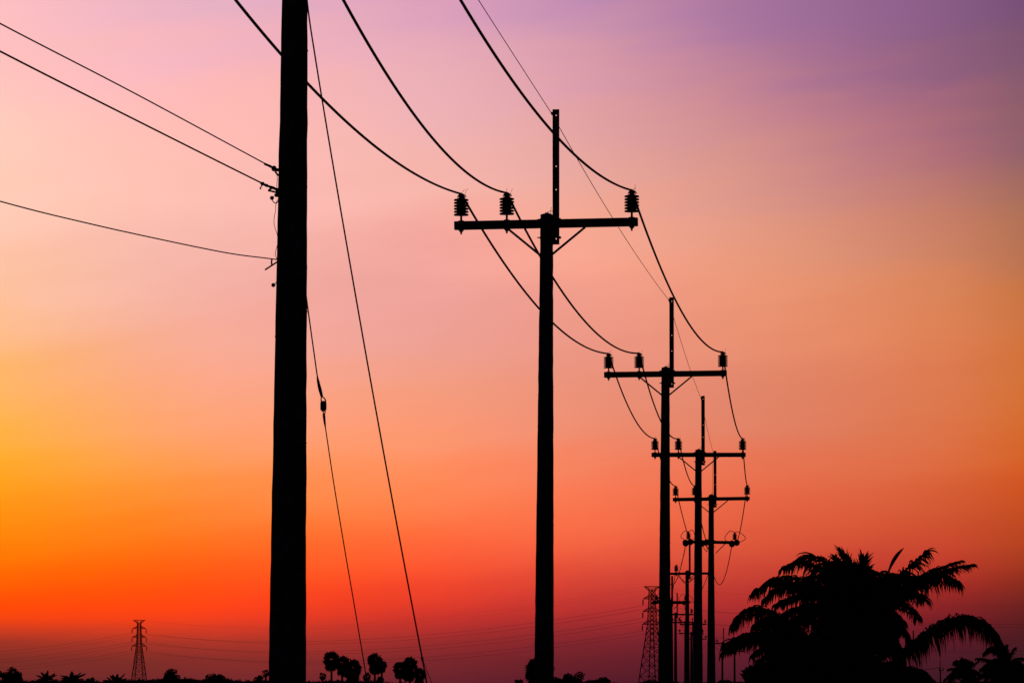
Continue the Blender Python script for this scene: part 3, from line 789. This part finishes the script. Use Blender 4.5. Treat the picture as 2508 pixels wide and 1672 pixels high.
# undergrowth: one dark mass along the far field edge
def scrub():
    rr = random.Random(99); b = MB(); d = 1440.0; k = 16160.0 / d
    prof = [(-400, 1668), (0, 1663), (60, 1664), (68, 1668), (90, 1661), (138, 1664), (146, 1667), (160, 1662), (236, 1664), (244, 1668), (310, 1664), (330, 1663), (380, 1663), (445, 1660), (490, 1664), (555, 1660), (570, 1664), (600, 1666), (625, 1666), (655, 1664), (700, 1668), (755, 1667), (775, 1668), (800, 1666), (850, 1665), (880, 1666), (930, 1666), (950, 1671), (1000, 1671), (1045, 1673), (1100, 1677), (1240, 1678), (1350, 1670), (1440, 1668), (1500, 1671), (1540, 1676), (1580, 1668), (1650, 1668), (1700, 1672), (1800, 1668), (2000, 1665), (2250, 1668), (2300, 1670), (2508, 1664), (3000, 1668)]
    xs = np.arange(-400, 3000, 3.0); ys = np.interp(xs, [p[0] for p in prof], [p[1] for p in prof])
    for i, (x, y) in enumerate(zip(xs, ys)):
        y = y + 1.4 + 2.6 * noise.noise(Vector((x * 0.06, 0.3, 0))) + 1.6 * noise.noise(Vector((x * 0.25, 7.3, 0)))
        p = at(x, y, d); h = max(p.z, 0.5)
        b.v += [(p.x, p.y - 3, 0), (p.x, p.y - 2.6, h * 0.8), (p.x, p.y, h), (p.x, p.y + 2.6, h * 0.8), (p.x, p.y + 3, 0)]
    n = len(xs)
    for i in range(n - 1):
        for j in range(4): b.f.append((i * 5 + j, (i + 1) * 5 + j, (i + 1) * 5 + j + 1, i * 5 + j + 1))
    for i in range(0, n - 1):
        p = Vector(b.v[i * 5 + 2])
        for q in range(7):
            c = p + Vector((rr.uniform(-.3, .3), rr.uniform(-2, 2), rr.uniform(-0.6, 0.12)))
            leaf_blob(b, c, .25, .5, .2, 2, 0.2, rr)
        if rr.random() < 0.12:
            for q in range(3):
                o = len(b.v); x = rr.uniform(-.25, .25); h = rr.uniform(.2, .6)
                b.v += [tuple(p + Vector((x - .05, 0, -.2))), tuple(p + Vector((x + .05, 0, -.2))), tuple(p + Vector((x + rr.uniform(-.2, .2), 0, h)))]; b.f.append((o, o + 1, o + 2))
    o = obj('undergrowth', b, 'scrub'); kind(o, 'stuff'); o['label'] = 'dark low scrub along the bottom edge of the field'; o['category'] = 'scrub'
scrub()

# ---------------------------------------------------------------- palms on the right
def frond_mesh(path, leaf, rr, nl=46, droop=0.75, width=0.028, fwd=0.55, spread=1.0):
    """feather leaf: tapered midrib and two rows of drooping leaflets"""
    b = MB(); n = len(path)
    b.tube(path, [0.030 * (1 - 0.85 * i / (n - 1)) + 0.003 for i in range(n)], 5)
    cum = [0.0]
    for i in range(1, n): cum.append(cum[-1] + (path[i] - path[i - 1]).length)
    T = cum[-1]
    for k in range(nl):
        f = 0.10 + 0.90 * (k + 0.5) / nl; s = f * T
        i = max(j for j in range(n) if cum[j] <= s); i = min(i, n - 2)
        u = (s - cum[i]) / max(1e-6, cum[i + 1] - cum[i]); p = path[i].lerp(path[i + 1], u); t = (path[i + 1] - path[i]).normalized()
        side = t.cross(Vector((0, 0, 1)))
        if side.length < 0.15: side = t.cross(Vector((0, 1, 0)))
        side.normalize()
        L0 = leaf * (0.35 + 0.65 * math.sin(math.pi * min(1.0, 0.16 + 0.78 * f)))
        for sg in (-1, 1):
            if rr.random() < 0.05: continue
            L = L0 * rr.uniform(0.55, 1.25); dr = droop * rr.uniform(0.5, 1.5)
            d0 = (side * sg * spread + t * (fwd * rr.uniform(0.65, 1.35)) + Vector((rr.gauss(0, .16), rr.gauss(0, .16), rr.gauss(0.12, .18)))).normalized()
            pts = [p]; dd = d0
            for q in range(4):
                dd = (dd + Vector((0, 0, -dr * (0.45 + 0.3 * q)))).normalized() if q else dd
                pts.append(pts[-1] + dd * (L / 4))
            wv = width * rr.uniform(0.8, 1.2); o = len(b.v)
            for q, pt in enumerate(pts[:-1]):
                a = (pts[q + 1] - pt).normalized(); cr = a.cross(Vector((rr.uniform(-.3, .3), 1, rr.uniform(-.3, .3))))
                if cr.length < 0.05: cr = Vector((1, 0, 0))
                cr.normalize(); ww = wv * (0.55, 1.0, 0.95, 0.6)[q]
                b.v += [tuple(pt - cr * ww), tuple(pt + cr * ww)]
            b.v.append(tuple(pts[-1]))
            b.f += [(o, o + 1, o + 3, o + 2), (o + 2, o + 3, o + 5, o + 4), (o + 4, o + 5, o + 7, o + 6), (o + 6, o + 7, o + 8)]
    return b.mesh('frond')

def bez(a, c, e, n=14):
    return [a * (1 - k) ** 2 + c * 2 * k * (1 - k) + e * k * k for k in [i / n for i in range(n + 1)]]

def feather_palm(label, px, py, d, fronds, seed, rand=0, rlen=3.0, leaf=0.7, spear=None, trunk_r=0.22, rdroop=0.5, group='feather palms on the right', width=0.028, zmin=-0.3):
    rr = random.Random(seed); c0 = at(px, py, d); t = thing('feather_palm', label, 'palm tree', (c0.x, c0.y, 0), 0, group)
    off = Vector((c0.x, c0.y, 0)); c = c0 - off
    for fr in fronds:
        base, ctl, tip, dz = fr[:4]; lf = fr[4] if len(fr) > 4 else leaf; dr = fr[5] if len(fr) > 5 else 0.75
        a = at(base[0], base[1], d) - off; a.y = dz * 0.15; q = at(ctl[0], ctl[1], d + dz * 0.6) - off; e = at(tip[0], tip[1], d + dz) - off
        fw = fr[6] if len(fr) > 6 else 0.55
        nl = int(max(30, 36 * ((q - a).length + (e - q).length)))
        obj('frond', frond_mesh([c] + bez(a, q, e), lf, rr, nl, dr, width, fw), 'leaf', t)
    for k in range(rand):
        az = k * 2.39996 + rr.uniform(-.3, .3); up = rr.uniform(zmin, 0.9); L = rlen * rr.uniform(0.75, 1.1)
        h = Vector((math.cos(az), math.sin(az), 0)); a = c + h * 0.1
        q = a + h * L * 0.5 * math.cos(up) + Vector((0, 0, L * 0.55 * math.sin(up) + 0.1)); e = a + h * L * 0.88 * math.cos(up * 0.6) + Vector((0, 0, L * (0.62 * math.sin(up) - rdroop)))
        obj('frond', frond_mesh(bez(a, q, e, 12), leaf, rr, int(22 * L), 0.8, width), 'leaf', t)
    if spear:
        p0, p1, p2 = [at(x, y, d) - off for x, y in spear]; m = MB(); path = bez(p0, p1, p2, 10)
        m.tube(path, [0.030, 0.030, 0.032, 0.036, 0.046, 0.060, 0.068, 0.066, 0.055, 0.035, 0.008], 7); obj('spear_leaf', m, 'leaf', t)
    m = MB(); lean = rr.uniform(-.2, .2); m.tube(smooth_path([(lean, 0, 0), (lean * 0.4, 0, c.z * 0.5), (0, 0, c.z - 0.2), (0, 0, c.z + 0.35)], 5), [trunk_r * (1.15 - 0.03 * i) for i in range(16)], 9)
    obj('trunk', m, 'bark', t)
    m = MB()
    for k in range(16):                       # old leaf bases round the top of the trunk
        az = k * 2.39996; z = c.z - 0.9 + k * 0.07; h = Vector((math.cos(az), math.sin(az), 0))
        m.tube([Vector((0, 0, z)) + h * trunk_r * 0.8, Vector((0, 0, z + 0.28)) + h * (trunk_r + 0.22)], [0.07, 0.03], 5)
    obj('leaf_base', m, 'bark', t)
    return t

feather_palm('tallest big feather palm with fronds reaching highest on the right', 2105, 1510, 222.0, [
    ((2060, 1470), (1932, 1368), (1848, 1452), -1.0, 1.10, 0.8),
    ((2120, 1490), (2160, 1385), (2205, 1412), 0.5, 0.75, 0.7),
    ((2120, 1490), (2165, 1385), (2150, 1404), -0.5, 0.70, 0.7),
    ((2070, 1500), (1960, 1450), (1885, 1535), 0.3, 1.00, 0.9),
    ((2070, 1510), (1970, 1480), (1915, 1565), -0.9, 1.00, 0.9),
    ((2060, 1470), (1950, 1390), (1872, 1468), 1.0, 1.00, 0.8),
    ((2060, 1450), (1985, 1338), (1915, 1396), 0.6, 1.00, 0.6),
    ((2070, 1440), (2020, 1335), (1958, 1372), 1.5, 0.95, 0.5),
    ((2080, 1450), (2030, 1370), (1995, 1402), -0.6, 0.9, 0.6),
    ((2095, 1480), (2088, 1395), (2060, 1350), 0.5, 0.75, 0.10, 2.2),
    ((2085, 1470), (2060, 1400), (2046, 1362), 1.0, 0.55, 0.15, 1.6),
    ((2100, 1480), (2108, 1400), (2116, 1366), -.5, 0.75, 0.08, 2.2),
    ((2100, 1480), (2095, 1400), (2076, 1362), 0.2, 0.60, 0.2, 1.4),
    ((2110, 1480), (2116, 1410), (2130, 1388), 0.9, 0.45, 0.10, 2.0),
    ((2130, 1490), (2250, 1400), (2352, 1374), 0.9, 0.60, 0.3, 1.3),
    ((2100, 1480), (2050, 1380), (2030, 1384), 0.2, 0.85, 0.5),
    ((2100, 1480), (2070, 1370), (2050, 1376), -0.8, 0.85, 0.5),
    ((2100, 1490), (2100, 1375), (2080, 1380), 0.8, 0.85, 0.5),
    ((2110, 1490), (2130, 1385), (2124, 1398), 0.2, 0.75, 0.6),
    ((2110, 1490), (2110, 1390), (2135, 1420), 1.2, 0.75, 0.7),
    ((2120, 1490), (2150, 1420), (2160, 1416), 1.2, 0.70, 0.7),
    ((2120, 1490), (2170, 1400), (2182, 1404), -0.7, 0.70, 0.7),
    ((2120, 1480), (2200, 1410), (2270, 1350), 1.2, 0.95, 0.6, 0.8),
    ((2130, 1490), (2195, 1400), (2235, 1412), -1.0, 0.80, 0.8),
    ((2130, 1500), (2275, 1362), (2345, 1428), -0.8, 1.20, 0.75),
    ((2130, 1500), (2250, 1400), (2318, 1400), 0.4, 1.05, 0.75),
    ((2130, 1500), (2290, 1390), (2374, 1384), 1.6, 0.75, 0.45, 0.8),
    ((2130, 1500), (2215, 1420), (2265, 1470), -1.8, 0.85, 0.9),
    ((2120, 1510), (2205, 1445), (2248, 1515), 0.8, 0.75, 0.5),
    ((2110, 1510), (2185, 1475), (2215, 1555), -1.2, 0.65, 0.5),
    ((2110, 1510), (2165, 1490), (2182, 1600), -0.4, 0.60, 0.6),
    ((2090, 1500), (1990, 1430), (1900, 1480), 0.8, 0.90, 0.8),
    ((2090, 1500), (2000, 1450), (1930, 1540), -1.4, 0.95, 0.9),
    ((2090, 1500), (2010, 1410), (1950, 1450), 2.2, 0.95, 0.7),
    ((2100, 1500), (2060, 1480), (2010, 1600), 1.6, 0.90, 0.9),
    ((2110, 1500), (2150, 1430), (2200, 1450), 2.0, 0.80, 0.8),
    ((2090, 1480), (2020, 1390), (1975, 1420), -1.5, 0.90, 0.7),
  ], 61, rand=40, rlen=1.75, leaf=0.75, spear=((2168, 1430), (2180, 1370), (2214, 1341)), rdroop=0.55, width=0.025, zmin=-0.7)
feather_palm('lower left feather palm whose fronds arch toward the pole cluster', 1985, 1590, 216.0, [
    ((1970, 1580), (1860, 1425), (1796, 1532), -0.8, 0.95, 1.0),
    ((1970, 1590), (1905, 1480), (1850, 1530), 0.8, 0.95, 1.0),
    ((1960, 1600), (1850, 1510), (1770, 1598), 0.8, 0.80, 1.0),
    ((1960, 1600), (1860, 1512), (1776, 1580), -0.9, 0.90, 0.9),
    ((1960, 1600), (1870, 1535), (1790, 1590), -0.4, 0.75, 1.0),
    ((1960, 1610), (1880, 1570), (1835, 1660), -1.4, 0.60, 1.0),
    ((1960, 1610), (1890, 1550), (1840, 1610), 1.4, 0.60, 1.0),
    ((1985, 1580), (1910, 1470), (1870, 1545), 1.6, 0.75, 0.9),
    ((1990, 1590), (1960, 1510), (1890, 1550), 0.4, 0.75, 0.9),
    ((1975, 1610), (1890, 1600), (1830, 1690), 0.6, 0.65, 1.0),
    ((2000, 1590), (2050, 1500), (2110, 1600), -1.2, 0.70, 0.9),
  ], 62, rand=46, rlen=1.9, leaf=0.66, rdroop=0.6, width=0.025, zmin=-0.8)
feather_palm('lower right feather palm with one long frond arching far right', 2150, 1640, 212.0, [
    ((2165, 1640), (2380, 1405), (2460, 1596), -0.6, 1.35, 1.0, 0.4),
    ((2160, 1640), (2190, 1600), (2205, 1650), 1.0, 0.45, 1.0),
    ((2170, 1650), (2250, 1610), (2290, 1680), -1.0, 0.60, 1.0),
    ((2140, 1640), (2110, 1560), (2060, 1640), 0.8, 0.70, 0.9),
    ((2150, 1630), (2160, 1540), (2180, 1570), 1.6, 0.60, 0.9),
  ], 63, rand=28, rlen=1.05, leaf=0.50, rdroop=0.6, width=0.025, zmin=-0.8)
feather_palm('small far feather palm near right edge, left of the bushier one', 2362, 1648, 520.0, [
    ((2362, 1648), (2345, 1600), (2338, 1625), 0.3, 0.8, 0.8), ((2362, 1648), (2368, 1600), (2352, 1618), 0.3, 0.8, 0.8), ((2362, 1648), (2380, 1605), (2372, 1628), 0.3, 0.8, 0.8),
    ((2362, 1648), (2345, 1630), (2322, 1638), 0.3, 0.6, 0.8), ((2362, 1652), (2345, 1650), (2326, 1652), 0.3, 0.6, 0.8), ((2364, 1648), (2382, 1625), (2398, 1618), 0.3, 0.4, 0.5), ((2364, 1650), (2390, 1640), (2406, 1655), 0.3, 0.7, 0.8),
  ], 64, rand=20, rlen=1.7, leaf=0.7, rdroop=0.5, width=0.032, zmin=-0.8)
feather_palm('bushy far feather palm at the lower right corner', 2462, 1628, 470.0, [
    ((2462, 1628), (2440, 1560), (2410, 1600), 0.3, 0.9, 0.8), ((2462, 1628), (2450, 1575), (2425, 1590), 0.3, 0.9, 0.8), ((2462, 1620), (2462, 1590), (2466, 1578), 0.3, 0.35, 0.4),
    ((2465, 1625), (2478, 1595), (2486, 1585), 0.3, 0.5, 0.5), ((2465, 1628), (2490, 1605), (2508, 1612), 0.3, 0.7, 0.8), ((2460, 1630), (2425, 1610), (2390, 1612), 0.3, 0.6, 0.8), ((2460, 1635), (2430, 1630), (2400, 1655), 0.3, 0.7, 0.8), ((2465, 1640), (2500, 1630), (2530, 1660), 0.3, 0.7, 0.8),
  ], 65, rand=40, rlen=2.0, leaf=0.8, rdroop=0.45, width=0.036, zmin=-0.8)
broad_tree('dark bush under the fronds at the lower right', 2238, 1644, 1695, 84, 230.0, 66, 'rounded_bush', 'bush', 9)
broad_tree('dark mass of leaves under the tallest feather palm', 2060, 1580, 1690, 190, 224.0, 67, 'leafy_shrub', 'bush', 14, 2.5)
broad_tree('dark shrub at the foot of the lower left feather palm', 1890, 1620, 1695, 150, 226.0, 68, 'leafy_shrub', 'bush', 12, 1.8)
